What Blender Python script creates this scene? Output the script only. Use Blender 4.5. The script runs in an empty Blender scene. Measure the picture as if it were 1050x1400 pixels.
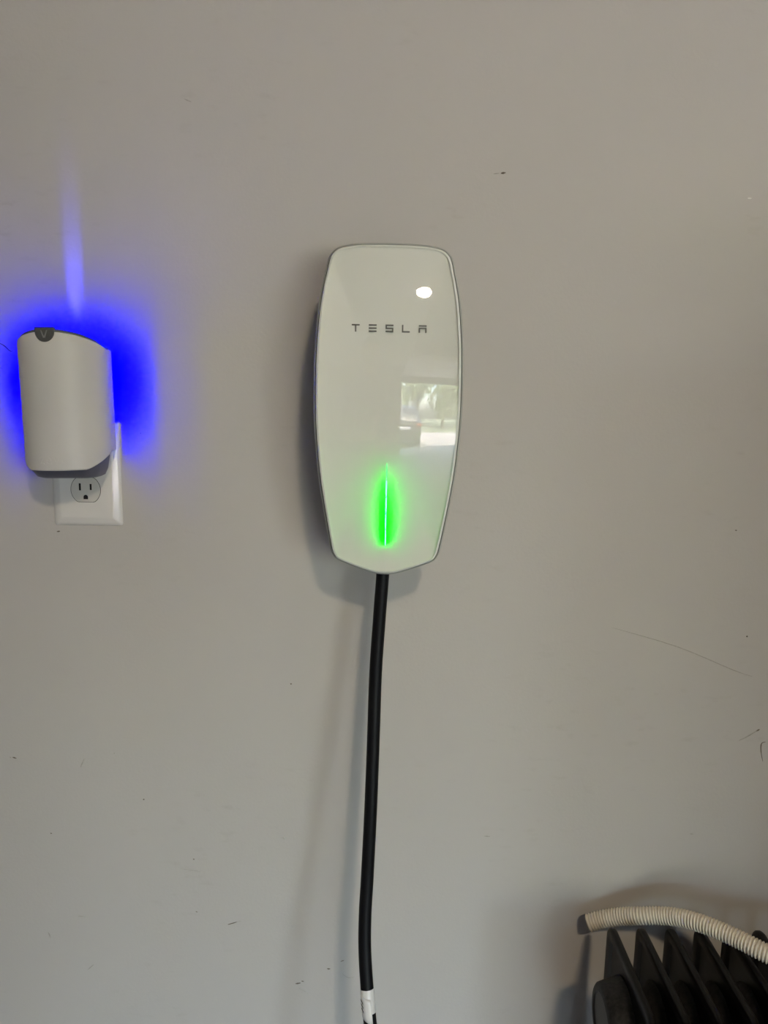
import bpy, bmesh, math, random
from mathutils import Vector, Matrix

random.seed(7)
S = bpy.context.scene
COL = S.collection
R_ = math.radians

# ------------------------------------------------------------------ camera
CAM = Vector((-0.002, -0.87, 1.25))
PITCH, ROLL = R_(8.7), R_(1.1)
fwd = Vector((0, math.cos(PITCH), -math.sin(PITCH)))
rt = Vector((1, 0, 0))
up = rt.cross(fwd)
cr = rt * math.cos(ROLL) + up * math.sin(ROLL)
cu = up * math.cos(ROLL) - rt * math.sin(ROLL)
cd = bpy.data.cameras.new('camera')
cd.sensor_fit = 'VERTICAL'; cd.sensor_height = 36; cd.sensor_width = 27; cd.lens = 26
cd.clip_start = 0.02; cd.clip_end = 200
cam = bpy.data.objects.new('camera', cd); COL.objects.link(cam)
cam.matrix_world = Matrix(((cr.x, cu.x, -fwd.x, CAM.x), (cr.y, cu.y, -fwd.y, CAM.y),
                           (cr.z, cu.z, -fwd.z, CAM.z), (0, 0, 0, 1)))
S.camera = cam

# ------------------------------------------------------------------ world, sun, exposure
w = bpy.data.worlds.new('sky'); S.world = w; w.use_nodes = True
nt = w.node_tree; nt.nodes.clear()
sky = nt.nodes.new('ShaderNodeTexSky'); sky.sky_type = 'NISHITA'; sky.sun_disc = False
sky.sun_elevation = R_(48); sky.sun_rotation = R_(20); sky.air_density = 1.0; sky.dust_density = 3.0
bg = nt.nodes.new('ShaderNodeBackground'); bg.inputs['Strength'].default_value = 0.31
wo = nt.nodes.new('ShaderNodeOutputWorld')
nt.links.new(sky.outputs[0], bg.inputs[0]); nt.links.new(bg.outputs[0], wo.inputs[0])

sd = bpy.data.lights.new('sun', 'SUN'); sd.energy = 2.6; sd.angle = R_(0.6); sd.color = (1.0, 0.95, 0.87)
sun = bpy.data.objects.new('sun', sd); COL.objects.link(sun)
sun.rotation_euler = Vector((0.25, -0.75, -1.0)).to_track_quat('-Z', 'Y').to_euler()
sun.location = (0, 4, 8)

DOOR_X0, DOOR_X1, DOOR_H, DOOR_Y = 0.5, 4.7, 1.98, -6.0
pd = bpy.data.lights.new('daylight_portal', 'AREA'); pd.shape = 'RECTANGLE'
pd.size = DOOR_X1 - DOOR_X0; pd.size_y = DOOR_H; pd.cycles.is_portal = True
po = bpy.data.objects.new('daylight_portal', pd); COL.objects.link(po)
po.location = ((DOOR_X0 + DOOR_X1) / 2, DOOR_Y + 0.02, DOOR_H / 2)
po.rotation_euler = (R_(90), 0, 0)      # faces into the garage (+Y)

S.view_settings.view_transform = 'Standard'
S.view_settings.look = 'None'
S.view_settings.gamma = 1.0
S.view_settings.use_curve_mapping = False
S.view_settings.exposure = 4.3
S.cycles.use_denoising = True
S.cycles.max_bounces = 10
S.cycles.diffuse_bounces = 6
S.cycles.caustics_reflective = False
S.cycles.caustics_refractive = False

# ------------------------------------------------------------------ materials
def mat(name, col, rough=0.5, metal=0.0, spec=0.5, var=0.0, vscale=20.0, bump=0.0, bscale=200.0, coat=0.0, trans=0.0):
    m = bpy.data.materials.new(name); m.use_nodes = True
    n = m.node_tree.nodes; l = m.node_tree.links
    p = n['Principled BSDF']
    p.inputs['Base Color'].default_value = (*col, 1); p.inputs['Roughness'].default_value = rough
    p.inputs['Metallic'].default_value = metal; p.inputs['Specular IOR Level'].default_value = spec
    p.inputs['Coat Weight'].default_value = coat; p.inputs['Coat Roughness'].default_value = 0.05
    tc = n.new('ShaderNodeTexCoord')
    if var > 0:
        nz = n.new('ShaderNodeTexNoise'); nz.inputs['Scale'].default_value = vscale; nz.inputs['Detail'].default_value = 5
        l.new(tc.outputs['Object'], nz.inputs['Vector'])
        mp = n.new('ShaderNodeMapRange'); mp.inputs['From Min'].default_value = 0.3; mp.inputs['From Max'].default_value = 0.7
        mp.inputs['To Min'].default_value = 1 - var; mp.inputs['To Max'].default_value = 1 + var
        l.new(nz.outputs['Fac'], mp.inputs['Value'])
        mx = n.new('ShaderNodeVectorMath'); mx.operation = 'SCALE'; mx.inputs[0].default_value = col
        l.new(mp.outputs[0], mx.inputs['Scale']); l.new(mx.outputs[0], p.inputs['Base Color'])
    if bump > 0:
        nb = n.new('ShaderNodeTexNoise'); nb.inputs['Scale'].default_value = bscale; nb.inputs['Detail'].default_value = 4
        l.new(tc.outputs['Object'], nb.inputs['Vector'])
        b = n.new('ShaderNodeBump'); b.inputs['Strength'].default_value = bump; b.inputs['Distance'].default_value = 0.002
        l.new(nb.outputs['Fac'], b.inputs['Height']); l.new(b.outputs[0], p.inputs['Normal'])
    return m

def emis(name, col, strength):
    """Emission whose colour goes through a vector node, so that a spectral LED colour
    lying outside sRGB keeps its (slightly negative) linear components."""
    m = bpy.data.materials.new(name); m.use_nodes = True
    n = m.node_tree.nodes; n.clear(); l = m.node_tree.links
    v = n.new('ShaderNodeCombineXYZ')
    for i in range(3): v.inputs[i].default_value = col[i]
    e = n.new('ShaderNodeEmission'); e.inputs['Strength'].default_value = strength
    o = n.new('ShaderNodeOutputMaterial')
    l.new(v.outputs[0], e.inputs['Color']); l.new(e.outputs[0], o.inputs['Surface'])
    return m

def wall_paint():
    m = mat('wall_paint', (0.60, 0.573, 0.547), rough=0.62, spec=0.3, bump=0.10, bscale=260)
    n = m.node_tree.nodes; l = m.node_tree.links; p = n['Principled BSDF']
    tc = n.new('ShaderNodeTexCoord')
    a = n.new('ShaderNodeTexNoise'); a.inputs['Scale'].default_value = 3.0; a.inputs['Detail'].default_value = 8; a.inputs['Roughness'].default_value = 0.65
    b = n.new('ShaderNodeTexNoise'); b.inputs['Scale'].default_value = 55.0; b.inputs['Detail'].default_value = 6
    mp = n.new('ShaderNodeMapping'); mp.inputs['Scale'].default_value = (0.6, 1, 1.7)
    l.new(tc.outputs['Object'], mp.inputs['Vector'])
    l.new(tc.outputs['Object'], a.inputs['Vector']); l.new(mp.outputs[0], b.inputs['Vector'])
    # dirt: fine specks, only inside large vague patches
    r1 = n.new('ShaderNodeMapRange'); r1.inputs['From Min'].default_value = 0.50; r1.inputs['From Max'].default_value = 0.72
    r2 = n.new('ShaderNodeMapRange'); r2.inputs['From Min'].default_value = 0.58; r2.inputs['From Max'].default_value = 0.78
    l.new(a.outputs['Fac'], r1.inputs['Value']); l.new(b.outputs['Fac'], r2.inputs['Value'])
    mu = n.new('ShaderNodeMath'); mu.operation = 'MULTIPLY'; l.new(r1.outputs[0], mu.inputs[0]); l.new(r2.outputs[0], mu.inputs[1])
    mix = n.new('ShaderNodeMix'); mix.data_type = 'RGBA'
    mix.inputs['A'].default_value = (0.60, 0.573, 0.547, 1); mix.inputs['B'].default_value = (0.36, 0.33, 0.28, 1)
    m2 = n.new('ShaderNodeMath'); m2.operation = 'MULTIPLY'; m2.inputs[1].default_value = 0.55
    l.new(mu.outputs[0], m2.inputs[0]); l.new(m2.outputs[0], mix.inputs['Factor'])
    l.new(mix.outputs['Result'], p.inputs['Base Color'])
    return m

M = {}
M['wall'] = wall_paint()
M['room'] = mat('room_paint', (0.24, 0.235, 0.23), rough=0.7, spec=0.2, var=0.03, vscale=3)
M['ceiling'] = mat('ceiling_paint', (0.42, 0.42, 0.42), rough=0.8, spec=0.1, bump=0.3, bscale=120)
M['concrete'] = mat('concrete', (0.32, 0.285, 0.27), rough=0.6, var=0.15, vscale=4, bump=0.2, bscale=80)
M['driveway'] = mat('driveway_concrete', (0.38, 0.345, 0.325), rough=0.85, var=0.12, vscale=2, bump=0.2, bscale=60)
M['lawn'] = mat('lawn_grass', (0.16, 0.175, 0.10), rough=0.9, var=0.3, vscale=6)
M['leaf'] = mat('tree_leaf', (0.15, 0.19, 0.09), rough=0.6, var=0.4, vscale=1.5)
M['bark'] = mat('bark', (0.10, 0.075, 0.055), rough=0.9, var=0.3, vscale=12, bump=0.6, bscale=30)
M['door'] = mat('door_steel', (0.62, 0.61, 0.58), rough=0.45, spec=0.4)
M['steel'] = mat('galvanised_steel', (0.5, 0.5, 0.5), rough=0.35, metal=1.0, var=0.1, vscale=30)
M['scuff'] = mat('scuff', (0.16, 0.13, 0.10), rough=0.8, var=0.3, vscale=300)
M['faint'] = mat('faint_scratch', (0.45, 0.42, 0.38), rough=0.8, var=0.15, vscale=300)
M['chip'] = mat('paint_chip', (0.85, 0.84, 0.80), rough=0.7)
M['plate'] = mat('white_nylon', (0.84, 0.82, 0.79), rough=0.13, spec=0.5)
M['receptacle'] = mat('receptacle_plastic', (0.70, 0.68, 0.64), rough=0.3)
M['black_hole'] = mat('slot_black', (0.012, 0.010, 0.009), rough=0.8)
M['trap_white'] = mat('trap_white', (0.72, 0.70, 0.67), rough=0.42, spec=0.35, bump=0.05, bscale=900)
M['trap_grey'] = mat('trap_grey', (0.085, 0.085, 0.085), rough=0.5)
M['trap_mark'] = mat('trap_mark', (0.22, 0.22, 0.22), rough=0.5)
M['trap_base'] = mat('trap_base', (0.115, 0.115, 0.155), rough=0.45)
M['housing'] = mat('housing_grey', (0.22, 0.22, 0.21), rough=0.6, spec=0.2)
M['rim'] = mat('rim_grey', (0.44, 0.45, 0.42), rough=0.5, spec=0.2)
M['gasket'] = mat('gasket_black', (0.015, 0.015, 0.015), rough=0.6)
M['face'] = mat('face_white', (0.88, 0.88, 0.82), rough=0.6, spec=0.2)
M['glass_edge'] = mat('glass_edge', (0.86, 0.88, 0.82), rough=0.12, spec=0.6)
M['letter'] = mat('letter_grey', (0.17, 0.16, 0.14), rough=0.35, metal=0.3)
M['cable'] = mat('cable_rubber', (0.005, 0.005, 0.006), rough=0.5, spec=0.18, bump=0.03, bscale=500)
M['tag'] = mat('tag_white', (0.80, 0.78, 0.76), rough=0.35, coat=0.3)
M['ink'] = mat('tag_ink', (0.05, 0.045, 0.04), rough=0.6)
M['fin'] = mat('black_enamel', (0.006, 0.005, 0.0045), rough=0.36, spec=0.22, bump=0.02, bscale=400)
M['hub'] = mat('dusty_black', (0.016, 0.014, 0.013), rough=0.55, spec=0.25, var=0.6, vscale=250, bump=0.15, bscale=300)
M['hose'] = mat('hose_cream', (0.78, 0.71, 0.59), rough=0.4, spec=0.4)
M['hose_in'] = mat('hose_inside', (0.25, 0.23, 0.19), rough=0.7)
M['cab'] = mat('cabinet_resin', (0.11, 0.10, 0.095), rough=0.5, var=0.1, vscale=8)
M['cab_door'] = mat('cabinet_door', (0.16, 0.15, 0.14), rough=0.45)
M['lampbase'] = mat('lamp_base', (0.6, 0.58, 0.54), rough=0.4)
M['skin'] = mat('skin', (0.50, 0.32, 0.24), rough=0.5)
M['shirt'] = mat('shirt', (0.13, 0.115, 0.10), rough=0.85)
M['trousers'] = mat('trousers', (0.05, 0.05, 0.06), rough=0.85)
M['hair'] = mat('hair', (0.03, 0.022, 0.016), rough=0.6)
M['shoe'] = mat('shoe', (0.06, 0.055, 0.05), rough=0.6)
M['phone'] = mat('phone_back', (0.035, 0.035, 0.04), rough=0.3)
M['lens'] = mat('lens_glass', (0.005, 0.005, 0.008), rough=0.05, coat=1.0)

def glass_mat():
    m = bpy.data.materials.new('cover_glass'); m.use_nodes = True
    n = m.node_tree.nodes; n.clear(); l = m.node_tree.links
    t = n.new('ShaderNodeBsdfTransparent'); t.inputs[0].default_value = (0.985, 0.99, 0.98, 1)
    g = n.new('ShaderNodeBsdfGlossy'); g.inputs['Roughness'].default_value = 0.012
    lw = n.new('ShaderNodeLayerWeight'); lw.inputs['Blend'].default_value = 0.5      # Schlick: alike from both sides of the thin sheet
    pw = n.new('ShaderNodeMath'); pw.operation = 'POWER'; pw.inputs[1].default_value = 5.0; l.new(lw.outputs['Facing'], pw.inputs[0])
    f = n.new('ShaderNodeMath'); f.operation = 'MULTIPLY_ADD'; f.inputs[1].default_value = 0.948; f.inputs[2].default_value = 0.052; l.new(pw.outputs[0], f.inputs[0])
    mx = n.new('ShaderNodeMixShader'); o = n.new('ShaderNodeOutputMaterial')
    l.new(f.outputs[0], mx.inputs[0]); l.new(t.outputs[0], mx.inputs[1]); l.new(g.outputs[0], mx.inputs[2])
    l.new(mx.outputs[0], o.inputs['Surface'])
    return m
M['glass'] = glass_mat()

# Narrow-band LED primaries in linear sRGB (they lie outside its gamut)
BLUE = (-0.18, -0.175, 1.0)
GREEN = (-0.27, 1.0, -0.19)

# ------------------------------------------------------------------ helpers
def link(name, me, m=None, parent=None, smooth=False):
    o = bpy.data.objects.new(name, me); COL.objects.link(o)
    if m is not None and not me.materials: me.materials.append(m)
    if smooth:
        for p in me.polygons: p.use_smooth = True
    if parent is not None: o.parent = parent
    return o

def obj(name, bm, m, parent=None, smooth=False, sharp=None):
    bmesh.ops.recalc_face_normals(bm, faces=bm.faces[:])
    me = bpy.data.meshes.new(name); bm.to_mesh(me); bm.free()
    o = link(name, me, m, parent, smooth)
    if smooth and sharp: me.set_sharp_from_angle(angle=R_(sharp))
    return o

def pyd(name, vs, fs, m, parent=None, smooth=False, sharp=None):
    bm = bmesh.new()
    bv = [bm.verts.new(v) for v in vs]
    for f in fs:
        try: bm.faces.new([bv[i] for i in f])
        except ValueError: pass
    return obj(name, bm, m, parent, smooth, sharp)

def tag(o, label=None, cat=None, group=None, kind=None):
    if label: o['label'] = label
    if cat: o['category'] = cat
    if group: o['group'] = group
    if kind: o['kind'] = kind
    return o

def thing(name, label, cat, loc, group=None, rot=(0, 0, 0)):
    o = bpy.data.objects.new(name, None); COL.objects.link(o)
    o.empty_display_size = 0.05; o.location = loc; o.rotation_euler = rot
    return tag(o, label, cat, group)

def bx(bm, x0, x1, y0, y1, z0, z1, bev=0.0, seg=2):
    r = bmesh.ops.create_cube(bm, size=1.0)
    for v in r['verts']:
        v.co = Vector(((x0 + x1) / 2 + v.co.x * (x1 - x0), (y0 + y1) / 2 + v.co.y * (y1 - y0), (z0 + z1) / 2 + v.co.z * (z1 - z0)))
    if bev > 0:
        es = list({e for v in r['verts'] for e in v.link_edges})
        bmesh.ops.bevel(bm, geom=es, offset=bev, segments=seg, profile=0.5, affect='EDGES')
    return bm

def box(name, dims, m, parent=None, bev=0.0, seg=2):
    bm = bmesh.new(); bx(bm, *dims, bev=bev, seg=seg)
    return obj(name, bm, m, parent, smooth=bev > 0, sharp=35)

def cyl(bm, p0, p1, r0, r1=None, seg=24, caps=True):
    r1 = r0 if r1 is None else r1
    p0, p1 = Vector(p0), Vector(p1); d = (p1 - p0)
    q = d.to_track_quat('Z', 'Y')
    a = [bm.verts.new(p0 + q @ Vector((r0 * math.cos(t), r0 * math.sin(t), 0))) for t in [2 * math.pi * i / seg for i in range(seg)]]
    b = [bm.verts.new(p1 + q @ Vector((r1 * math.cos(t), r1 * math.sin(t), 0))) for t in [2 * math.pi * i / seg for i in range(seg)]]
    for i in range(seg): bm.faces.new((a[i], a[(i + 1) % seg], b[(i + 1) % seg], b[i]))
    if caps: bm.faces.new(a[::-1]); bm.faces.new(b)
    return bm

def catmull(P, n):
    out = []
    for i in range(len(P) - 1):
        p0 = P[max(i - 1, 0)]; p1 = P[i]; p2 = P[i + 1]; p3 = P[min(i + 2, len(P) - 1)]
        for k in range(n):
            t = k / n
            out.append(tuple(0.5 * ((2 * b) + (-a + c) * t + (2 * a - 5 * b + 4 * c - d) * t * t + (-a + 3 * b - 3 * c + d) * t ** 3)
                             for a, b, c, d in zip(p0, p1, p2, p3)))
    out.append(tuple(P[-1]))
    return out

def tube(bm, pts, rad, seg=20, caps=True):
    """Swept tube along pts; rad is a number or a list; uses a rotation-minimising frame."""
    pts = [Vector(p) for p in pts]; n = len(pts)
    rads = rad if isinstance(rad, (list, tuple)) else [rad] * n
    t = (pts[1] - pts[0]).normalized()
    nrm = t.orthogonal().normalized(); rings = []
    for i in range(n):
        tn = (pts[min(i + 1, n - 1)] - pts[max(i - 1, 0)]).normalized()
        nrm = (nrm - tn * nrm.dot(tn)).normalized(); bn = tn.cross(nrm)
        rings.append([bm.verts.new(pts[i] + (nrm * math.cos(2 * math.pi * k / seg) + bn * math.sin(2 * math.pi * k / seg)) * rads[i]) for k in range(seg)])
    for a, b in zip(rings, rings[1:]):
        for k in range(seg): bm.faces.new((a[k], a[(k + 1) % seg], b[(k + 1) % seg], b[k]))
    if caps: bm.faces.new(rings[0][::-1]); bm.faces.new(rings[-1])
    return rings

def loft(name, rings, m, parent, cap0=False, cap1=False, smooth=True, sharp=40):
    bm = bmesh.new(); n = len(rings[0])
    vr = [[bm.verts.new(p) for p in r] for r in rings]
    for a, b in zip(vr, vr[1:]):
        for k in range(n): bm.faces.new((a[k], a[(k + 1) % n], b[(k + 1) % n], b[k]))
    if cap0: bm.faces.new(vr[0])
    if cap1: bm.faces.new(vr[-1])
    return obj(name, bm, m, parent, smooth, sharp)

# ================================================================== the garage
GX0, GX1, GZ = -2.4, 5.0, 2.45
wall = box('wall_back', (GX0, GX1, 0, 0.12, 0, GZ), M['wall']); tag(wall, kind='structure')
tag(box('floor', (GX0, GX1, DOOR_Y - 0.1, 0.12, -0.1, 0), M['concrete']), kind='structure')
tag(box('ceiling', (GX0, GX1, DOOR_Y - 0.1, 0.12, GZ, GZ + 0.1), M['ceiling']), kind='structure')
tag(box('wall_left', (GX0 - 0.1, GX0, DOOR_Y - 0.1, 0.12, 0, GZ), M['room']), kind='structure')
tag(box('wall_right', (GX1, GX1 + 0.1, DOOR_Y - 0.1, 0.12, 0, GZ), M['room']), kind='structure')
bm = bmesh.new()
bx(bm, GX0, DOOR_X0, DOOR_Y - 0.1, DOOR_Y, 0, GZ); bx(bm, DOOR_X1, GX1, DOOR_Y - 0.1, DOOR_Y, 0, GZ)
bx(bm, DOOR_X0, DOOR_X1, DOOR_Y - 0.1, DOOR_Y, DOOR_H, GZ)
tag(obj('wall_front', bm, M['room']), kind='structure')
# rolled-up sectional door lying under the ceiling
door = box('door_1', (DOOR_X0 + 0.05, DOOR_X1 - 0.05, DOOR_Y + 0.30, DOOR_Y + 2.35, 2.17, 2.185), M['steel']); tag(door, kind='structure')
for k in range(4):
    y0 = DOOR_Y + 0.30 + k * 0.515
    box('door_panel', (DOOR_X0, DOOR_X1, y0, y0 + 0.50, 2.115, 2.168), M['door'], door, bev=0.008)
for x in (DOOR_X0 - 0.03, DOOR_X1 + 0.005):
    box('door_track', (x, x + 0.025, DOOR_Y + 0.05, DOOR_Y + 2.6, 2.09, 2.15), M['steel'], door)

# outdoors
tag(box('driveway', (-1.2, 6.2, -13.0, DOOR_Y - 0.1, -0.16, -0.06), M['driveway']), kind='structure')
tag(box('lawn', (-25, 28, -34, -13.0, -0.16, -0.05), M['lawn']), kind='structure')

def leaf_crown(seed, n=2200, rx=1.9, rz=2.0):
    rr = random.Random(seed); vs = []; fs = []
    blobs = [(rr.uniform(-.8, .8) * rx * .6, rr.uniform(-.8, .8) * rx * .6, rr.uniform(-.75, .75) * rz * .6, rr.uniform(.45, .75)) for _ in range(12)]
    for i in range(n):
        b = rr.choice(blobs)
        d = Vector((rr.gauss(0, 1), rr.gauss(0, 1), rr.gauss(0, 1))).normalized() * b[3] * rr.uniform(.6, 1.15)
        c = Vector(b[:3]) + Vector((d.x * rx * .55, d.y * rx * .55, d.z * rz * .55))
        u = Vector((rr.gauss(0, 1), rr.gauss(0, 1), rr.gauss(0, 1))).normalized(); v = u.orthogonal().normalized()
        s = rr.uniform(.07, .15)
        k = len(vs); vs += [c - u * s, c + v * s * .55, c + u * s, c - v * s * .55]; fs.append((k, k + 1, k + 2, k + 3))
    me = bpy.data.meshes.new('crown'); me.from_pydata(vs, [], fs); me.materials.append(M['leaf']); return me

crowns = [leaf_crown(s) for s in (1, 2)]
bm = bmesh.new(); tube(bm, [(0, 0, -0.05), (0.05, 0, 1.2), (0, 0.05, 2.6)], [.16, .12, .07], seg=10)
trunk_me = bpy.data.meshes.new('trunk'); bm.to_mesh(trunk_me); bm.free(); trunk_me.materials.append(M['bark'])
for i, (x, y, s, h) in enumerate([(-4.5, -16.5, 1.1, 0.0), (-1.6, -18.5, 1.3, .1), (1.2, -16.0, 1.0, -.2), (3.6, -19.0, 1.35, .2), (5.6, -15.6, 1.05, -.1), (8.6, -18.0, 1.3, 0.0)]):
    t = thing('garden_tree', 'leafy green tree on the lawn, mirrored in the glass of the charger', 'tree', (x, y, -0.05), 'trees mirrored in the charger glass', (0, 0, i * 1.3))
    t.scale = (s, s, s)
    a = link('trunk', trunk_me, None, t)
    b = link('crown', crowns[i % 2], None, t); b.location = (0, 0, 2.2 + h)

# ================================================================== scuffs on the wall (real wear, fixed to the wall)
def scuff(pts, wid, m):
    """A thin dried mark on the paint along a polyline (x, z), tapered at both ends."""
    vs = []; fs = []
    P = catmull(pts, 4) if len(pts) > 2 else [tuple(pts[0][j] + (pts[1][j] - pts[0][j]) * i / 6 for j in (0, 1)) for i in range(7)]
    n = len(P)
    for i, (x, z) in enumerate(P):
        a = P[max(i - 1, 0)]; b = P[min(i + 1, n - 1)]
        d = Vector((b[0] - a[0], b[1] - a[1])).normalized(); nn = Vector((-d.y, d.x))
        ww = wid * 0.5 * (0.2 + 0.8 * math.sin(math.pi * (i + 0.35) / (n - 0.3))) * random.uniform(.75, 1.1)
        vs += [(x + nn.x * ww, 0.0, z + nn.y * ww), (x, -0.0004, z), (x - nn.x * ww, 0.0, z - nn.y * ww)]
    for i in range(n - 1):
        a = 3 * i; fs += [(a, a + 1, a + 4, a + 3), (a + 1, a + 2, a + 5, a + 4)]
    return pyd('scuff_mark', vs, fs, m, wall)
for pts, wd, mm in [
    ([(-.230, 1.571), (-.222, 1.568)], .0012, 'faint'), ([(.112, 1.4995), (.119, 1.5003)], .0012, 'faint'),
    ([(.1205, 1.5002), (.126, 1.501)], .0022, 'scuff'), ([(.397, 1.479), (.4015, 1.479)], .0022, 'chip'),
    ([(.278, .980), (.36, .957), (.43, .929), (.455, .921)], .0011, 'faint'),
    ([(.446, .837), (.455, .842), (.463, .8475), (.468, .851)], .0016, 'faint'), ([(.466, .8495), (.4705, .8525)], .0020, 'scuff'),
    ([(.4795, .836), (.4745, .8335), (.4750, .823), (.4785, .810)], .0014, 'scuff'),
    ([(-.4625, .7965), (-.4575, .7950)], .0020, 'scuff'), ([(-.4665, .7965), (-.4635, .7960)], .0018, 'faint'),
    ([(-.372, .797), (-.3755, .789), (-.3775, .784)], .0014, 'faint'),
    ([(-.195, .5695), (-.182, .574)], .0017, 'scuff'), ([(-.184, .5735), (-.177, .5755)], .0010, 'faint'),
    ([(-.107, .4850), (-.100, .4865)], .0022, 'scuff'), ([(-.099, .4895), (-.0955, .4885)], .0016, 'scuff'),
    ([(-.104, .480), (-.088, .470)], .0009, 'faint'), ([(-.0655, .508), (-.061, .508)], .0020, 'scuff'),
    ([(-.0475, .519), (-.043, .521)], .0012, 'scuff'), ([(-.046, .502), (-.038, .496), (-.03, .4965)], .0010, 'faint'),
    ([(-.1135, .9005), (-.1120, .8995)], .0020, 'scuff'), ([(-.393, 1.0855), (-.389, 1.0862)], .0018, 'scuff'),
    ([(-.4495, 1.3055), (-.443, 1.302), (-.437, 1.2965), (-.433, 1.2965)], .0013, 'scuff'), ([(-.4495, 1.277), (-.446, 1.2765)], .0013, 'faint'),
    ([(-.126, .6925), (-.1225, .6945), (-.121, .690)], .0010, 'faint'), ([(.4170, 1.103), (.4195, 1.1028)], .0014, 'scuff'),
    ([(.4425, .9725), (.4445, .9715)], .0022, 'scuff'), ([(.395, .710), (.400, .7098)], .0016, 'faint'),
    ([(.133, .7015), (.141, .7010)], .0014, 'faint'), ([(-.300, .742), (-.2985, .7435)], .0020, 'scuff'),
    ([(-.335, .805), (-.3335, .8035)], .0016, 'faint'), ([(-.420, .694), (-.4180, .6935)], .0018, 'scuff'),
    ([(-.2385, .662), (-.2365, .661)], .0018, 'scuff'), ([(-.255, .648), (-.240, .646), (-.228, .644)], .0009, 'faint'),
    ([(-.390, .578), (-.380, .577)], .0011, 'faint'), ([(-.430, .555), (-.4265, .545)], .0016, 'faint'),
    ([(-.3800, .500), (-.372, .508)], .0014, 'faint'), ([(-.2365, .5875), (-.234, .5865)], .0013, 'scuff'),
    ([(-.2895, 1.2045), (-.2885, 1.2050)], .0014, 'scuff')]:
    scuff(pts, wd, M[mm])

# ================================================================== wall charger
CZ = 1.234
RX, RZ, APEX = 0.42, 0.66, 0.110
ch = thing('wall_charger', 'white glass-fronted wall charger with glowing green light strip, hung on the wall', 'charger', (0, 0, CZ))
HALF = [(0, .1735), (.028, .1731), (.045, .1714), (.0545, .1688), (.0605, .1640), (.0640, .1580), (.0675, .1425), (.0722, .1174),
        (.0750, .0900), (.0767, .0570), (.0771, .008), (.0752, -.0315), (.0716, -.0686), (.0658, -.1080), (.0612, -.1360),
        (.0592, -.1465), (.0565, -.1530), (.0525, -.1577), (.0400, -.1632), (.0200, -.1703), (.0100, -.1731), (0, -.1738)]
rs = catmull(HALF, 4)
OUT = rs + [(-x, z) for x, z in rs[-2:0:-1]]
def dome(x, z): return -APEX + x * x / (2 * RX) + z * z / (2 * RZ)
OMID = 0.0
def inset(d):
    """Outline moved inwards by d metres (along its normals)."""
    n = len(OUT); res = []
    for i in range(n):
        a = OUT[i - 1]; b = OUT[(i + 1) % n]
        t = Vector((b[0] - a[0], b[1] - a[1])).normalized()
        res.append((OUT[i][0] - t.y * -1 * -d * -1 if False else OUT[i][0] + t.y * d, OUT[i][1] - t.x * d))
    return res
def ring(d, off, k=1.0):
    return [(x * k, dome(x * k, z * k) + off, z * k) for x, z in inset(d)]
def flat(k, f):
    return [(x * k, f * (dome(x, z) + 0.008), z * k) for x, z in OUT]
if abs(inset(0.01)[10][0]) > abs(OUT[10][0]):            # make sure that inset really goes inwards
    _in = inset
    def inset(d): return _in(-d)
loft('housing', [flat(.80, 0.004), flat(.82, .30), flat(.90, .66), flat(.965, .86), ring(.0012, .0085), ring(.0002, .0075)], M['housing'], ch, cap0=True)
loft('front_rim', [ring(.0002, .0076), ring(0, .0066), ring(.0004, .0056), ring(.0014, .0050), ring(.0018, .0056), ring(.0018, .0090)], M['rim'], ch)
loft('gasket', [ring(.0016, .0060), ring(.0034, .0060)], M['gasket'], ch)
loft('glass_edge', [ring(.0026, .0070), ring(.0026, .0022), ring(.0029, .0010), ring(.0037, .0002), ring(.0052, .0)], M['glass_edge'], ch)
def disc(name, d, off, m, rows=16):
    base = inset(d); n = len(base); vs = []; fs = []
    for j in range(rows):
        k = 1 - j / rows
        o_ = off(k)
        vs += [(x * k, dome(x * k, z * k) + o_, z * k) for x, z in base]
    vs.append((0, dome(0, 0) + off(0), 0))
    for j in range(rows - 1):
        for i in range(n): fs.append((j * n + i, j * n + (i + 1) % n, (j + 1) * n + (i + 1) % n, (j + 1) * n + i))
    for i in range(n): fs.append(((rows - 1) * n + i, (rows - 1) * n + (i + 1) % n, rows * n))
    return pyd(name, vs, fs, m, ch, smooth=True)
def FOFF(k): return .0012 + .0150 * (1 - k ** 2.4)     # the white plate is flatter than the domed glass
face = disc('face_plate', .0030, lambda k: FOFF(k), M['face'])
cg = disc('cover_glass', .0052, lambda k: 0.0, M['glass'])
def kof(x, z):
    a = math.atan2(z, x)
    return math.hypot(x, z) / min((abs((math.atan2(q[1], q[0]) - a + math.pi) % (2 * math.pi) - math.pi), math.hypot(*q)) for q in inset(.003))[1]
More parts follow.
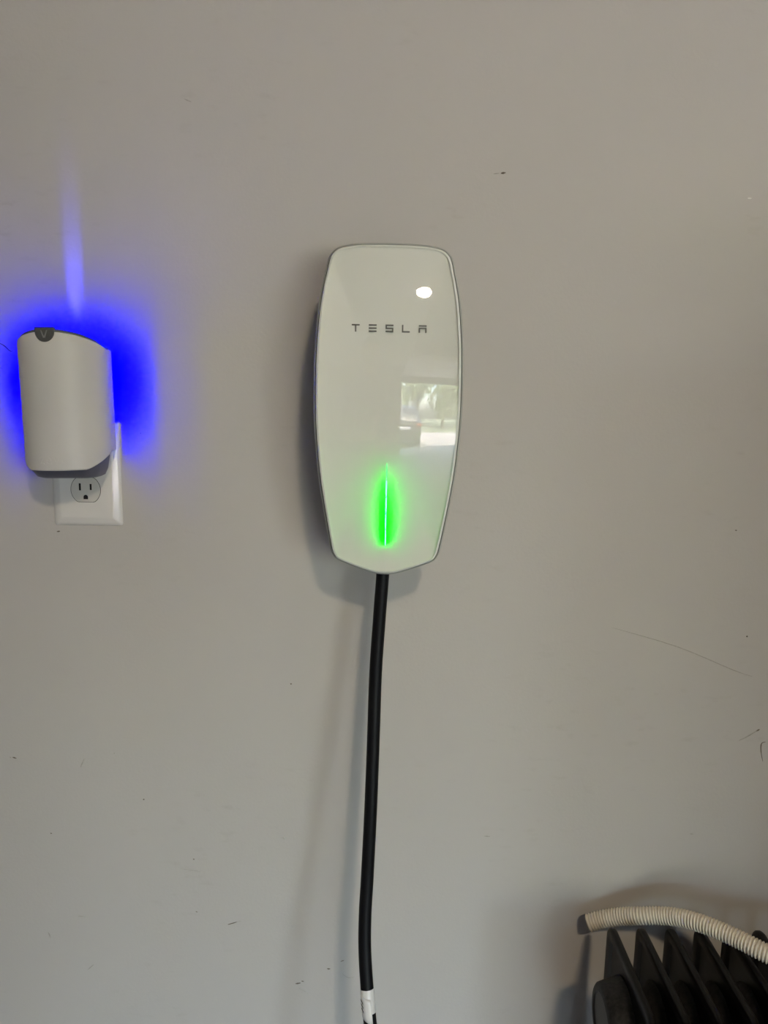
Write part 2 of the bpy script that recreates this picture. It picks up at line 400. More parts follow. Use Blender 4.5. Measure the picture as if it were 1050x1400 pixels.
# lettering printed behind the glass, each letter a flat raised piece
def strokes(name, rects, x0, z0):
    bm = bmesh.new()
    for (a, b, c, d) in rects:
        x1, x2, z1, z2 = x0 + a, x0 + b, z0 + c, z0 + d
        xm, zm = (x1 + x2) / 2, (z1 + z2) / 2; y = dome(xm, zm) + FOFF(kof(xm, zm))
        bx(bm, x1, x2, y - 0.0011, y + 0.0011, z1, z2)
    return obj(name, bm, M['letter'], ch)
t_, W_, H_ = .0014, .0040, .0038
LET = [(-.0347, [(-W_, W_, H_ - t_, H_), (-t_ / 2, t_ / 2, -H_, H_ - t_)]),
       (-.0172, [(-W_, W_, H_ - t_, H_), (-W_, W_, -t_ / 2, t_ / 2), (-W_, W_, -H_, -H_ + t_)]),
       (0.0, [(-W_, W_, H_ - t_, H_), (-W_, -W_ + t_, t_ / 2, H_ - t_), (-W_, W_, -t_ / 2, t_ / 2), (W_ - t_, W_, -H_ + t_, -t_ / 2), (-W_, W_, -H_, -H_ + t_)]),
       (.0168, [(-W_, -W_ + t_, -H_ + t_, H_), (-W_, W_, -H_, -H_ + t_)]),
       (.0341, [(-W_, W_, H_ - t_, H_), (-W_, W_, 0, t_), (-W_, -W_ + t_, -H_, 0), (W_ - t_, W_, -H_, 0)])]
for x0, rects in LET: strokes('letter', rects, x0, 1.3215 - CZ)
# light strip: five segments between the white plate and the glass, shining back onto the plate
zt, zb = 1.1845 - CZ, 1.0950 - CZ
powers = [0.35, 1.0, 1.5, 1.75, 1.6]
for k in range(5):
    z1 = zt + (zb - zt) * k / 5; z0 = zt + (zb - zt) * (k + 1) / 5
    zm = (z0 + z1) / 2; ym = dome(0, zm) + 0.0014
    hw = .00075 if k else .0006
    vs = []; fs = []
    for z, s in ((z1 - .0002, .35 if k == 0 else .8), (z1 - .004, 1), (z0 + .004, 1), (z0 + .0002, .3 if k == 4 else .8)):
        y = dome(0, z) + 0.0014
        for i in range(7):
            a = math.pi * i / 6
            vs.append((math.cos(a) * hw * s, y + math.sin(a) * .0008, z))
    for r in range(3):
        for i in range(6): a = r * 7 + i; fs.append((a, a + 1, a + 8, a + 7))
    pyd('light_strip', vs, fs, emis('green_led_%d' % k, GREEN, 1.4 * powers[k]), ch)
    vs = []
    for z, s in ((z1 - .0002, .35 if k == 0 else .8), (z1 - .004, 1), (z0 + .004, 1), (z0 + .0002, .3 if k == 4 else .8)):
        y = dome(0, z) + 0.0013
        vs += [(-hw * s, y, z), (hw * s, y, z)]
    pyd('light_window', vs, [(0, 1, 3, 2), (2, 3, 5, 4), (4, 5, 7, 6)],
        emis('led_window_%d' % k, (0.010, 0.075, 0.020) if k == 0 else (0.024, 0.10, 0.062), 0.9 + .3 * powers[k]), ch)

# ================================================================== charging cable
CP = [(-.0010, -.052, 1.085), (-.0018, -.054, 1.065), (-.0024, -.056, 1.048), (-.0047, -.060, 1.009), (-.0080, -.067, .943), (-.0090, -.078, .877), (-.0105, -.092, .795),
      (-.0130, -.102, .714), (-.0146, -.110, .672), (-.0140, -.120, .632), (-.0095, -.135, .586), (-.0040, -.150, .545), (.004, -.172, .47), (.02, -.20, .36), (.05, -.25, .2), (.10, -.32, .06), (.16, -.40, .012), (.30, -.55, .0085)]
cpath = catmull(CP, 8)
bm = bmesh.new(); tube(bm, cpath, .00735, seg=28)
cable = obj('charging_cable', bm, M['cable'], None, smooth=True, sharp=50)
tag(cable, 'thick black rubber cable hanging down the wall from the charger', 'cable')
# white wrap-around tag with a loose flap
def on_cable(z):
    for a, b in zip(cpath, cpath[1:]):
        if a[2] >= z >= b[2]:
            f = (a[2] - z) / (a[2] - b[2]); return Vector(a).lerp(Vector(b), f)
ctag = bpy.data.objects.new('cable_tag', None); COL.objects.link(ctag); ctag.parent = cable; ctag['label'] = 'small white printed tag wrapped round the cable'
bm = bmesh.new(); zs = [.597 - i * .0029 for i in range(9)]
tube(bm, [on_cable(z) for z in zs], .0078, seg=28, caps=False)
obj('tag_sleeve', bm, M['tag'], ctag, smooth=True)
a = on_cable(.594); b = on_cable(.572)
ax = (b - a).normalized()
def flap(u, v): # u across from the left tangent to the middle of the front, v along the cable
    ang = R_(200 + 95 * u); rr = .0082 + .0012 * u
    return a + ax * (v * (b - a).length * (1.0 + .18 * u) + .0035 * u * (1 - v)) + Vector((math.cos(ang) * rr, math.sin(ang) * rr, 0))
vs = [flap(i / 8, j / 6) for j in range(7) for i in range(9)]
fs = [(j * 9 + i, j * 9 + i + 1, j * 9 + i + 10, j * 9 + i + 9) for j in range(6) for i in range(8)]
f = pyd('tag_flap', vs, fs, M['tag'], ctag, smooth=True)
so = f.modifiers.new('thickness', 'SOLIDIFY'); so.thickness = .0003
for v in (.24, .42, .60):
    vs = []
    for (uu, vv) in ((.08, v - .06), (.36, v + .01), (.36, v + .10), (.08, v + .04)):
        p = flap(uu, vv); c = a + ax * ((p - a).dot(ax)); vs.append(p + (p - c).normalized() * .0005)
    pyd('tag_print', vs, [(0, 1, 2, 3)], M['ink'], ctag)

# ================================================================== electrical outlet
PX, PZ = -.3537, 1.157
outlet = thing('wall_outlet', 'glossy white duplex outlet under the glowing plug-in trap', 'outlet', (PX, 0, PZ), rot=(0, R_(-.3), 0))
hw, hh = .0406, .0627
def rr_ring(w_, h_, y, r, n=6):
    out = []
    for cx, cz, a0 in ((w_ - r, h_ - r, 0), (-w_ + r, h_ - r, 90), (-w_ + r, -h_ + r, 180), (w_ - r, -h_ + r, 270)):
        for i in range(n + 1):
            a = R_(a0 + 90 * i / n); out.append((cx + r * math.cos(a), y, cz + r * math.sin(a)))
    return out
loft('cover_plate', [rr_ring(hw, hh, -.0003, .003), rr_ring(hw, hh, -.0012, .003), rr_ring(hw - .0006, hh - .0006, -.0022, .0028), rr_ring(hw - .004, hh - .004, -.0040, .0024), rr_ring(hw - .0095, hh - .0095, -.0060, .002),
                     rr_ring(hw - .0108, hh - .0108, -.0063, .002), rr_ring(.001, .001, -.0063, .0009)], M['plate'], outlet, cap1=True, sharp=50)
def recept(zc):
    pts = []
    Rr, fl = .0172, .0143
    for i in range(48):
        a = 2 * math.pi * i / 48; x, z = Rr * math.cos(a), Rr * math.sin(a); z = max(-fl, min(fl, z)); pts.append((x, z))
    def rg(k, y): return [(x * k, y, zc + z * k) for x, z in pts]
    r = loft('receptacle', [rg(1, -.0060), rg(1, -.0069), rg(.97, -.0073), rg(.01, -.0073)], M['receptacle'], outlet, cap1=True, sharp=30)
    g = loft('receptacle_gap', [rg(1.0, -.0064), rg(1.035, -.00645)], M['black_hole'], r)
    for x, h in ((-.00635, .0042), (.00635, .0036)):
        box('slot', (x - .0011, x + .0011, -.00745, -.0070, zc + .0035 - h, zc + .0035 + h), M['black_hole'], r)
    gp = [(.0026 * math.cos(R_(t)), .0026 * math.sin(R_(t))) for t in range(0, 181, 15)] + [(-.0026, -.0026), (.0026, -.0026)]
    vs = [(x, -.00745, zc - .0085 + z) for x, z in gp] + [(x, -.0070, zc - .0085 + z) for x, z in gp]; n = len(gp)
    pyd('ground_hole', vs, [tuple(range(n))] + [(i, (i + 1) % n, n + (i + 1) % n, n + i) for i in range(n)], M['black_hole'], r)
recept(.0195); recept(-.0195)
bm = bmesh.new(); cyl(bm, (0, -.0060, 0), (0, -.0072, 0), .0032, .0026, seg=20)
obj('plate_screw', bm, M['plate'], outlet, smooth=True, sharp=40)

# ================================================================== plug-in insect trap
TX, TR, TY = -.3585, .0475, -.030
trap = thing('plug_in_trap', 'white curved plug-in bug trap glowing blue against the wall, above the outlet', 'insect trap', (TX, 0, 1.176), rot=(0, R_(-1.2), 0))
Z0 = 1.176
def arc(r, a0, a1, n): return [R_(a0 + (a1 - a0) * i / n) for i in range(n + 1)]
def shell(name, r, thick, ztop, zbot, m, n=48, bev=.0012):
    rows = []
    A = arc(r, 0, 180, n)
    def prof(a, rr, zz): return (rr * math.cos(a), TY - rr * math.sin(a), zz)
    sect = []
    SIDE = .012
    for a in [-1.0] + A + [9.0]:
        edge = a in (-1.0, 9.0); sgn = a; a = 0.0 if a == -1.0 else (math.pi if a == 9.0 else a)
        zt_, zb_ = ztop(a) - Z0, zbot(a) - Z0
        H = zt_ - zb_
        col = [prof(a, r - bev, zb_), prof(a, r - .0003, zb_ + bev * .6), prof(a, r, zb_ + bev * 1.6)]
        for k in range(1, 8): col.append(prof(a, r, zb_ + H * k / 8))
        col += [prof(a, r, zt_ - bev * 1.6), prof(a, r - .0003, zt_ - bev * .6), prof(a, r - bev, zt_),
                prof(a, r - thick, zt_), prof(a, r - thick, zb_)]
        if edge: col = [(x, y + SIDE, z) for x, y, z in col]     # straight side walls reach on towards the wall
        sect.append(col)
    c = len(sect[0]); vs = [p for s in sect for p in s]; fs = []
    for i in range(len(sect) - 1):
        for j in range(c): fs.append((i * c + j, i * c + (j + 1) % c, (i + 1) * c + (j + 1) % c, (i + 1) * c + j))
    fs += [tuple(range(c)), tuple((len(sect) - 1) * c + j for j in range(c))]
    return pyd(name, vs, fs, m, trap, smooth=True, sharp=40)
s_ = lambda a: math.sin(a)
def ztop(a): return 1.2975 + .0155 * s_(a)
def zbot(a): return 1.1665 + .0185 * max(0.0, 1 - s_(a) * 1.35) ** 1.0
cover = shell('front_cover', TR, .0026, ztop, zbot, M['trap_white'])
shell('inner_liner', TR - .0026, .0016, lambda a: ztop(a) + .0030, lambda a: zbot(a) + .004, M['trap_grey'])
# grey finger tab with a raised V, set into the top of the cover
vs = []; fs = []
tabw = .0098
pts = [(-tabw, .0040), (-tabw * .95, .0044), (tabw * .95, .0044), (tabw, .0040)] + [(tabw * math.cos(R_(t)) , -.0105 * math.sin(R_(t)) - .0000) for t in range(0, 181, 12)]
def tabp(x, z, off):
    a = math.acos(max(-1, min(1, x / TR))); r = TR + off
    return (r * math.cos(a), TY - r * math.sin(a), ztop(R_(90)) - Z0 + z)
n = len(pts)
vs = [tabp(x, z, .0009) for x, z in pts] + [tabp(x * 1.05, z * 1.03, .0001) for x, z in pts] + [tabp(x * 1.05, z * 1.03, -.005) for x, z in pts]
fs = [tuple(range(n))] + [(i, (i + 1) % n, n + (i + 1) % n, n + i) for i in range(n)] + [(n + i, n + (i + 1) % n, 2 * n + (i + 1) % n, 2 * n + i) for i in range(n)]
tab = pyd('release_tab', vs, fs, M['trap_grey'], trap)
for sx in (-1, 1):
    q = [(sx * .0036, .0014), (sx * .0026, .0014), (0 if sx < 0 else -.0002, -.0058), (sx * .0009, -.0068)]
    vs = [tabp(x, z, .0013) for x, z in q] + [tabp(x, z, .0006) for x, z in q]
    pyd('tab_mark', vs, [(0, 1, 2, 3), (0, 1, 5, 4), (1, 2, 6, 5), (2, 3, 7, 6), (3, 0, 4, 7)], M['trap_mark'], tab)
# embossed word low on the cover, white on white
fc = bpy.data.curves.new('emboss', 'FONT'); fc.body = 'zevo'; fc.size = .0155; fc.align_x = 'CENTER'; fc.extrude = .0004; fc.space_character = 1.15; fc.resolution_u = 3
fo = bpy.data.objects.new('emboss', fc); COL.objects.link(fo)
bpy.context.view_layer.update()
em = bpy.data.meshes.new_from_object(fo.evaluated_get(bpy.context.evaluated_depsgraph_get()))
bpy.data.objects.remove(fo)
bm = bmesh.new(); bm.from_mesh(em)
bmesh.ops.subdivide_edges(bm, edges=[e for e in bm.edges if e.calc_length() > .003], cuts=2)
for v in bm.verts:
    a = R_(90) - v.co.x / TR
    r = TR + .00006 + max(0.0, v.co.z) * 1.2
    v.co = Vector((r * math.cos(a), TY - r * math.sin(a), 1.1735 - Z0 + v.co.y))
obj('embossed_word', bm, M['trap_white'], cover)
# lower body with the plug, sits against the outlet
def body_ring(sx, y0, y1, z, r):
    out = []
    cx, cy = sx - r, (y0 - y1) / 2 - r; my = (y0 + y1) / 2
    for qx, qy, a0 in ((1, 1, 0), (-1, 1, 90), (-1, -1, 180), (1, -1, 270)):
        for i in range(7):
            a = R_(a0 + 15 * i); out.append((qx * cx + r * math.cos(a), my + qy * cy + r * math.sin(a), z - Z0))
    return out
loft('plug_body', [body_ring(.030, -.012, -.048, 1.1555, .012), body_ring(.034, -.0095, -.054, 1.1575, .014), body_ring(.038, -.0085, -.060, 1.1650, .016), body_ring(.0405, -.0080, -.062, 1.178, .016), body_ring(.0405, -.0080, -.062, 1.196, .016)],
     M['trap_base'], trap, cap0=True, cap1=True)
box('back_plate', (-.020, .020, -.034, -.030, 1.196 - Z0, 1.300 - Z0), M['trap_grey'], trap, bev=.001)
for x in (-.00635, .00635):
    box('plug_blade', (x - .0008, x + .0008, -.0084, -.0078, .0035 + 1.1765 - Z0 - .003, .0035 + 1.1765 - Z0 + .003), M['steel'], trap)
for x in (-.015, .015):
    bm = bmesh.new(); bx(bm, x - .002, x + .002, -.0298, -.0275, 1.222 - Z0, 1.298 - Z0)
    obj('blue_light_bar', bm, emis('blue_led', BLUE, 16.0), trap)
# narrow slot light at the top that throws the blue streak up the wall
sp = bpy.data.lights.new('slot_light', 'SPOT'); sp.energy = 0.34; sp.color = (0.05, 0.05, 1.0); sp.spot_size = R_(12); sp.spot_blend = 1.0; sp.shadow_soft_size = .002
so_ = bpy.data.objects.new('slot_light', sp); COL.objects.link(so_); so_.parent = trap
so_.location = (.004, -.018, 1.262 - Z0)
so_.rotation_euler = Vector((0.0, .155, 1.0)).to_track_quat('-Z', 'Y').to_euler()

# ================================================================== oil radiator
FX, FP, NF = .281, .0350, 9
FB, FF, FT, FBOT = -.060, -.215, .632, .095
rad = thing('oil_radiator', 'black oil-filled radiator with upright fins, standing by the wall under the cream hose', 'heater', (FX, -.137, 0))
def fin_mesh():
    bm = bmesh.new()
    def outline(d, x, r0):
        y0, y1, z0, z1 = FB - d, FF + d, FBOT + d, FT - d; r = max(r0 - d, .003); out = []
        for cy, cz, a0 in ((y0 - r, z1 - r, 0), (y1 + r, z1 - r, 90), (y1 + r, z0 + r, 180), (y0 - r, z0 + r, 270)):
            for i in range(7):
                a = R_(a0 + 15 * i); out.append((x, cy + r * math.cos(a) + .137, cz + r * math.sin(a)))
        return out
    rings = []
    for s in (-1, 1):
        seq = [outline(.017, s * .0012, .018), outline(.0135, s * .0034, .018), outline(.004, s * .0042, .018), outline(.0012, s * .0034, .018), outline(0, s * .0016, .018)]
        rings.append(seq if s < 0 else seq[::-1])
    rings = rings[0] + rings[1]
    vr = [[bm.verts.new(p) for p in r] for r in rings]; n = len(vr[0])
    for a, b in zip(vr, vr[1:]):
        for k in range(n): bm.faces.new((a[k], a[(k + 1) % n], b[(k + 1) % n], b[k]))
    bm.faces.new(vr[0]); bm.faces.new(vr[-1])
    bmesh.ops.recalc_face_normals(bm, faces=bm.faces[:])
    me = bpy.data.meshes.new('fin'); bm.to_mesh(me); bm.free(); me.materials.append(M['fin'])
    for p in me.polygons: p.use_smooth = True
    me.set_sharp_from_angle(angle=R_(50)); return me
fm = fin_mesh()
bm = bmesh.new()
HY, HZ = 0.004, .560
cyl(bm, (0, HY, HZ), (.0125, HY, HZ), .044, .032, 28, caps=False); cyl(bm, (.0125, HY, HZ), (.0225, HY, HZ), .032, .032, 28, caps=False); cyl(bm, (.0225, HY, HZ), (.035, HY, HZ), .032, .044, 28, caps=False)
hub_me = bpy.data.meshes.new('oil_tube'); bm.to_mesh(hub_me); bm.free(); hub_me.materials.append(M['hub'])
for p in hub_me.polygons: p.use_smooth = True
for k in range(NF):
    f = link('fin', fm, None, rad); f.location = (k * FP, 0, 0)
    if k < NF - 1:
        for dz in (0, -.40):
            h = link('oil_tube', hub_me, None, rad); h.location = (k * FP, 0, dz)
# end cap on the first fin: stepped disc with a flat outer face
def rg(r, x, dz=0): return [(x, HY + r * math.cos(R_(t)), HZ + dz + r * math.sin(R_(t))) for t in range(0, 360, 10)]
for dz in (0, -.40):
    e = loft('end_cap', [rg(.047, -.002, dz), rg(.044, -.012, dz), rg(.0415, -.020, dz), rg(.0395, -.0255, dz), rg(.037, -.0275, dz), rg(.031, -.0280, dz)], M['hub'], rad, sharp=45)
    loft('cap_disc', [rg(.031, -.0279, dz), rg(.0295, -.0265, dz), rg(.001, -.0265, dz)], mat('cap_disc', (.030, .025, .023), rough=.45, spec=.3), e, cap1=True)
ex = (NF - 1) * FP
box('control_box', (ex + .02, ex + .075, -.075, .075, .12, .61), M['fin'], rad, bev=.012, seg=3)
bm = bmesh.new(); cyl(bm, (ex + .075, 0, .48), (ex + .093, 0, .48), .024, .021, 24); obj('thermostat_knob', bm, M['hub'], rad, smooth=True, sharp=40)
for x in (.035 * 1.5, ex - .035 * .5):
    box('foot_bar', (x - .012, x + .012, -.12, .12, .06, .10), M['fin'], rad, bev=.004)
    for y in (-.11, .11):
        bm = bmesh.new(); cyl(bm, (x - .010, y, .0305), (x + .010, y, .0305), .030, .030, 24); obj('caster_wheel', bm, M['hub'], rad, smooth=True, sharp=40)

# ================================================================== corrugated hose
HP = [(.2660, -.022, .5985), (.283, -.026, .6075), (.303, -.034, .6175), (.324, -.0455, .6280), (.345, -.0540, .6350), (.365, -.068, .6425), (.386, -.087, .6480), (.408, -.109, .6505), (.432, -.134, .6510),
      (.470, -.160, .6480), (.515, -.182, .6450), (.560, -.200, .6440), (.610, -.215, .6440)]
hp = catmull(HP, 40)
# resample by arc length so that the ribs are even
L_ = [0.0]
for a, b in zip(hp, hp[1:]): L_.append(L_[-1] + (Vector(b) - Vector(a)).length)
STEP = .0009; pts = []; j = 0; s = 0.0
while s < L_[-1]:
    while L_[j + 1] < s: j += 1
    f = (s - L_[j]) / max(1e-9, L_[j + 1] - L_[j]); pts.append(Vector(hp[j]).lerp(Vector(hp[j + 1]), f)); s += STEP
prof = [.0085, .0098, .0107, .0098]
bm = bmesh.new(); rads = [prof[i % 4] for i in range(len(pts))]
tube(bm, pts, rads, seg=22, caps=False)
hose = obj('corrugated_hose', bm, M['hose'], None, smooth=True)
tag(hose, 'cream corrugated flexible hose lying across the black radiator fins', 'hose')
bm = bmesh.new(); tube(bm, pts[:40], .0080, seg=22, caps=False)
inner = obj('hose_bore', bm, M['hose_in'], hose, smooth=True)
bm = bmesh.new()
t0 = (pts[1] - pts[0]).normalized(); tube(bm, [pts[0] - t0 * .0006, pts[0] - t0 * .0002, pts[0] + t0 * .0006], [.0080, .0096, .0100], seg=22, caps=False)
obj('hose_lip', bm, M['hose_in'], hose, smooth=True)

# ================================================================== added cabinet, unseen beyond the right frame edge, to shade that wall end
CX0, CX1, CY1, CH = .67, 1.46, -.74, 1.34
cab = thing('added_shade_cabinet', 'added dark two-door cabinet, out of view beside the radiator, put there to shade the wall', 'cabinet', ((CX0 + CX1) / 2, -.38, 0))
cw = (CX1 - CX0) / 2
box('cabinet_body', (-cw, cw, -.33, .36, .06, CH - .03), M['cab'], cab, bev=.006)
box('cabinet_top', (-cw - .01, cw + .01, -.355, .37, CH - .03, CH), M['cab'], cab, bev=.008)
for s in (-1, 1):
    d = box('cabinet_door', (min(s * .004, s * (cw - .004)), max(s * .004, s * (cw - .004)), -.352, -.332, .07, CH - .04), M['cab_door'], cab, bev=.004)
    box('door_handle', (s * .05 - .008, s * .05 + .008, -.372, -.353, .62, .76), M['steel'], d, bev=.003)
    for y in (-.30, .33):
        box('cabinet_foot', (s * (cw - .05) - .025, s * (cw - .05) + .025, y - .02, y + .02, 0, .06), M['cab'], cab, bev=.004)

# ================================================================== ceiling dome lamp
LX, LY = .47, -1.98
lamp = thing('ceiling_lamp', 'warm glowing dome lamp on the ceiling, mirrored as a half-moon above the lettering', 'lamp', (LX, LY, GZ))
bm = bmesh.new(); cyl(bm, (0, 0, -.001), (0, 0, -.03), .115, .110, 36); obj('lamp_base', bm, M['lampbase'], lamp, smooth=True, sharp=40)
rings = []
for i in range(9):
    a = R_(90 * i / 8.3); rings.append([(.10 * math.cos(a) * math.cos(R_(t)), .10 * math.cos(a) * math.sin(R_(t)), -.03 - .034 * math.sin(a)) for t in range(0, 360, 12)])
loft('lamp_dome', rings, emis('warm_dome', (1.0, .83, .58), 13.0), lamp, cap1=True)
for t in range(0, 180, 45):
    pts_ = [(.104 * math.cos(R_(u)) * math.cos(R_(t)), .104 * math.cos(R_(u)) * math.sin(R_(t)), -.03 - .038 * math.sin(R_(u))) for u in range(0, 181, 15)]
    bm = bmesh.new(); tube(bm, pts_, .0022, seg=6); obj('lamp_guard', bm, M['steel'], lamp, smooth=True)

# ================================================================== car on the driveway, mirrored in the glass
M['car'] = mat('car_paint', (0.055, 0.058, 0.062), rough=0.25, spec=0.5, coat=0.6)
M['car_glass'] = mat('car_glass', (0.01, 0.012, 0.014), rough=0.04, coat=1.0)
M['tyre'] = mat('tyre', (0.012, 0.012, 0.012), rough=0.8)
M['tail'] = mat('tail_lens', (0.35, 0.02, 0.015), rough=0.15)
CARX, CARY = .85, -7.6            # middle of the rear bumper
car = thing('parked_car', 'dark hatchback on the driveway, its rear mirrored in the charger glass', 'car', (CARX, CARY, -.06))
# side profile sections along the length: (y from rear, half width low, half width belt, half width roof, belt z, roof z)
SEC = [(0.02, .70, .74, .62, .86, .90), (-.10, .82, .84, .66, .92, 1.06), (-.30, .86, .87, .64, .95, 1.34), (-.55, .88, .885, .62, .96, 1.45), (-1.4, .89, .90, .62, .96, 1.50),
       (-2.2, .89, .90, .60, .95, 1.45), (-2.75, .89, .90, .62, .94, 1.18), (-3.1, .88, .89, .72, .93, .98), (-3.6, .87, .87, .72, .86, .90), (-4.05, .80, .80, .66, .74, .78), (-4.2, .68, .68, .55, .60, .66)]
rings = []
for y, a, b, c, zb_, zr in SEC:
    half = [(a * .85, .22), (a, .34), (b, (zb_ + .34) / 2 + .05), (b * .985, zb_ - .03), (b * .95, zb_), ((b * .95 + c) / 2, (zb_ + zr) / 2), (c, zr - .04), (c * .9, zr - .005), (c * .45, zr)]
    rings.append([(x, y, z) for x, z in half] + [(-x, y, z) for x, z in half[::-1]])
loft('car_body', rings, M['car'], car, cap0=True, cap1=True, sharp=38)
def quad(name, P, m):
    o = pyd(name, P, [(0, 1, 2, 3)], m, car); md = o.modifiers.new('thickness', 'SOLIDIFY'); md.thickness = .012; md.offset = 0; return o
quad('rear_window', [(-.66, -.105, .99), (.66, -.105, .99), (.56, -.305, 1.325), (-.56, -.305, 1.325)], M['car_glass'])
quad('windscreen', [(-.68, -3.02, 1.02), (.68, -3.02, 1.02), (.55, -2.30, 1.405), (-.55, -2.30, 1.405)], M['car_glass'])
for s in (-1, 1):
    quad('side_window', [(s * .845, -.62, 1.00), (s * .852, -1.45, 1.00), (s * .660, -1.45, 1.435), (s * .655, -.68, 1.40)], M['car_glass'])
    quad('side_window', [(s * .852, -1.52, 1.00), (s * .848, -2.62, .99), (s * .665, -2.18, 1.40), (s * .660, -1.52, 1.435)], M['car_glass'])
    box('tail_lamp', (min(s * .55, s * .80), max(s * .55, s * .80), -.06, .025, .72, .86), M['tail'], car, bev=.02)
    for y in (-.85, -3.35):
        bm = bmesh.new(); cyl(bm, (s * .72, y, .325), (s * .90, y, .325), .325, .315, 32); wh = obj('wheel', bm, M['tyre'], car, smooth=True, sharp=40)
        bm = bmesh.new(); cyl(bm, (s * .895, y, .325), (s * .908, y, .325), .21, .19, 24); obj('wheel_rim', bm, M['steel'], wh, smooth=True, sharp=40)
box('rear_bumper', (-.80, .80, -.10, .06, .34, .60), M['car'], car, bev=.05, seg=3)
box('number_plate', (-.26, .26, .02, .035, .62, .74), M['plate'], car, bev=.004)

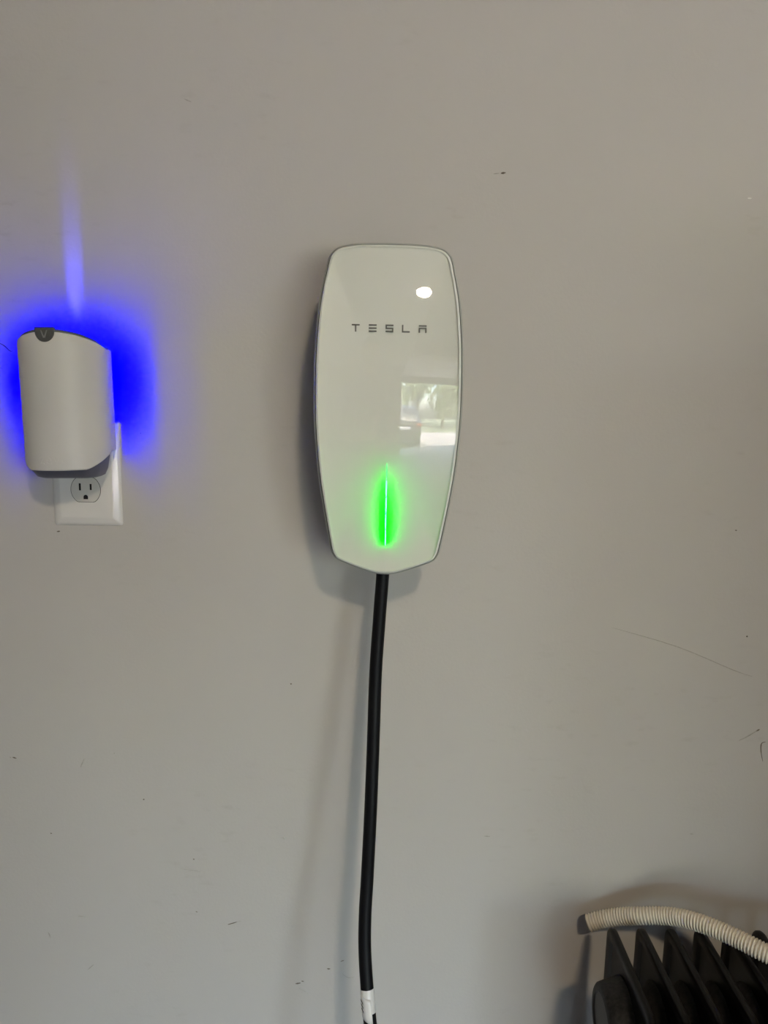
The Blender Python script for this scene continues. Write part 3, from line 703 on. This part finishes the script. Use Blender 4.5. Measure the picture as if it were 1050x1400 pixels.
# ================================================================== the photographer, mirrored in the glass
HX, PYB = -.16, -1.42
def build_person():
    V = []; E = []; RAD = []; roots = []
    def chain(pts, start=None):
        prev = start
        for p, r in pts:
            V.append(p); RAD.append(r); i = len(V) - 1
            if prev is not None: E.append((prev, i))
            prev = i
        return prev
    pel = chain([((HX, PYB, .93), (.155, .11))]); roots.append(pel)
    w1 = chain([((HX, PYB + .01, 1.06), (.145, .105)), ((HX, PYB + .015, 1.20), (.155, .11)), ((HX, PYB, 1.34), (.165, .11))], pel)
    nk = chain([((HX, PYB, 1.43), (.075, .07)), ((HX, PYB + .015, 1.495), (.055, .058)), ((HX, PYB + .035, 1.555), (.078, .092)), ((HX, PYB + .04, 1.62), (.092, .115)), ((HX, PYB + .03, 1.69), (.078, .098)), ((HX, PYB + .025, 1.725), (.045, .055))], w1)
    for s in (-1, 1):
        wr = Vector((CAM.x - .021 + s * .062, CAM.y - .110, CAM.z - .140))
        chain([((HX + s * .14, PYB, 1.375), (.062, .062)), ((HX + s * .19, PYB + .01, 1.34), (.055, .055)), ((HX + s * .225, PYB + .07, 1.19), (.047, .047)), ((HX + s * .235, PYB + .13, 1.07), (.042, .042)),
               (tuple(Vector((HX + s * .235, PYB + .13, 1.07)).lerp(wr, .45)), (.038, .038)), (tuple(wr), (.026, .022)), (tuple(wr + Vector((-s * .006, .03, .028))), (.034, .018)), (tuple(wr + Vector((-s * .010, .048, .060))), (.034, .014))], w1)
        chain([((HX + s * .095, PYB, .84), (.088, .092)), ((HX + s * .105, PYB + .01, .66), (.072, .074)), ((HX + s * .11, PYB + .02, .49), (.055, .058)), ((HX + s * .115, PYB, .30), (.050, .052)), ((HX + s * .12, PYB - .01, .11), (.036, .04)),
               ((HX + s * .122, PYB - .01, .055), (.04, .045)), ((HX + s * .128, PYB + .07, .042), (.042, .036)), ((HX + s * .135, PYB + .15, .034), (.036, .028))], pel)
        # fingers curl behind and round the edge of the phone, each its own chain rooted in the palm
        pc = wr + Vector((-s * .010, .048, .060)); edge = CAM.x - .021 + s * .0385
        yf = lambda z: CAM.y - .0045 + (z - CAM.z) * math.tan(PITCH)     # front of the tilted phone at height z
        for k in range(4):
            z = pc.z - .030 + k * .0185; ln = (.78, .95, 1.0, .9)[k]
            b = Vector((pc.x + s * .004, pc.y + .002, z)); roots.append(len(V))
            chain([(tuple(b), (.0095, .0095)), ((edge + s * .016, yf(z) - .008, z + .006), (.0090, .0090)), ((edge - s * .001, yf(z) + .0125, z + .009), (.0082, .0082)), ((edge - s * (.020 * ln), yf(z) + .0125, z + .010), (.0072, .0072))])
        roots.append(len(V))
        chain([(tuple(pc + Vector((-s * .016, -.006, -.030))), (.0115, .0115)), ((edge - s * .014, yf(pc.z) - .026, pc.z + .004), (.0100, .0100)), ((edge - s * .022, yf(pc.z + .03) - .021, pc.z + .030), (.0082, .0082))])
    me = bpy.data.meshes.new('person'); me.from_pydata([tuple(v) for v in V], E, [])
    o = bpy.data.objects.new('person', me); COL.objects.link(o)
    md = o.modifiers.new('skin', 'SKIN'); md.use_smooth_shade = True
    if not me.skin_vertices:
        me.attributes  # layer is created with the modifier
    sv = me.skin_vertices[0].data if me.skin_vertices else None
    if sv is None:
        bm_ = bmesh.new(); bm_.from_mesh(me); bm_.verts.layers.skin.verify(); bm_.to_mesh(me); bm_.free(); sv = me.skin_vertices[0].data
    for i, r in enumerate(RAD): sv[i].radius = r; sv[i].use_root = i in roots
    ss = o.modifiers.new('subdiv', 'SUBSURF'); ss.levels = 2; ss.render_levels = 2
    bpy.context.view_layer.update()
    ev = bpy.data.meshes.new_from_object(o.evaluated_get(bpy.context.evaluated_depsgraph_get()))
    bpy.data.objects.remove(o)
    ev.name = 'person'
    ev.materials.clear()
    for k in ('shirt', 'trousers', 'skin', 'hair', 'shoe'): ev.materials.append(M[k])
    for p in ev.polygons:
        c = p.center; p.use_smooth = True
        if c.z < .075: p.material_index = 4
        elif c.z < .95: p.material_index = 1
        elif c.z > 1.47: p.material_index = 3 if (c.z > 1.655 or (c.y < PYB + .02 and c.z > 1.54)) else 2
        elif c.y > PYB + .22: p.material_index = 2
        else: p.material_index = 0
    return link('person', ev)
per = build_person()
tag(per, 'person in a dark shirt holding up a phone, mirrored in the charger glass', 'person')
hy = PYB + .128
for s in (-1, 1):
    bm = bmesh.new(); bmesh.ops.create_icosphere(bm, subdivisions=2, radius=.0100)
    for v in bm.verts: v.co += Vector((HX + s * .030, hy - .0065, 1.632))
    obj('eye', bm, M['lens'], per, smooth=True)
    bm = bmesh.new(); bmesh.ops.create_icosphere(bm, subdivisions=2, radius=1)
    for v in bm.verts: v.co = Vector((HX + s * .079 + v.co.x * .009, PYB + .03 + v.co.y * .018, 1.61 + v.co.z * .030))
    obj('ear', bm, M['skin'], per, smooth=True)
bm = bmesh.new(); cyl(bm, (HX, hy - .012, 1.632), (HX, hy + .014, 1.588), .008, .0135, 10); obj('nose', bm, M['skin'], per, smooth=True)
box('mouth', (HX - .022, HX + .022, hy - .020, hy - .003, 1.558, 1.566), mat('lip', (.35, .16, .13), rough=.5), per, bev=.003)

# phone: its lens is the eye of this picture, so the body lies just behind it
ph = thing('smartphone', 'dark smartphone held upright in both hands, mirrored in the charger glass', 'phone', tuple(CAM + fwd * -.004))
ph.rotation_euler = (-PITCH, ROLL * -1, 0)
box('phone_body', (-.0565, .0145, -.0085, -.0005, -.128, .019), M['phone'], ph, bev=.0035, seg=3)
for dx, dz in ((-.018, .0), (0, -.019), (-.018, -.019)):
    bm = bmesh.new(); cyl(bm, (dx, -.001, dz), (dx, .0012, dz), .0066, .0062, 20); obj('phone_lens', bm, M['lens'], ph, smooth=True, sharp=40)
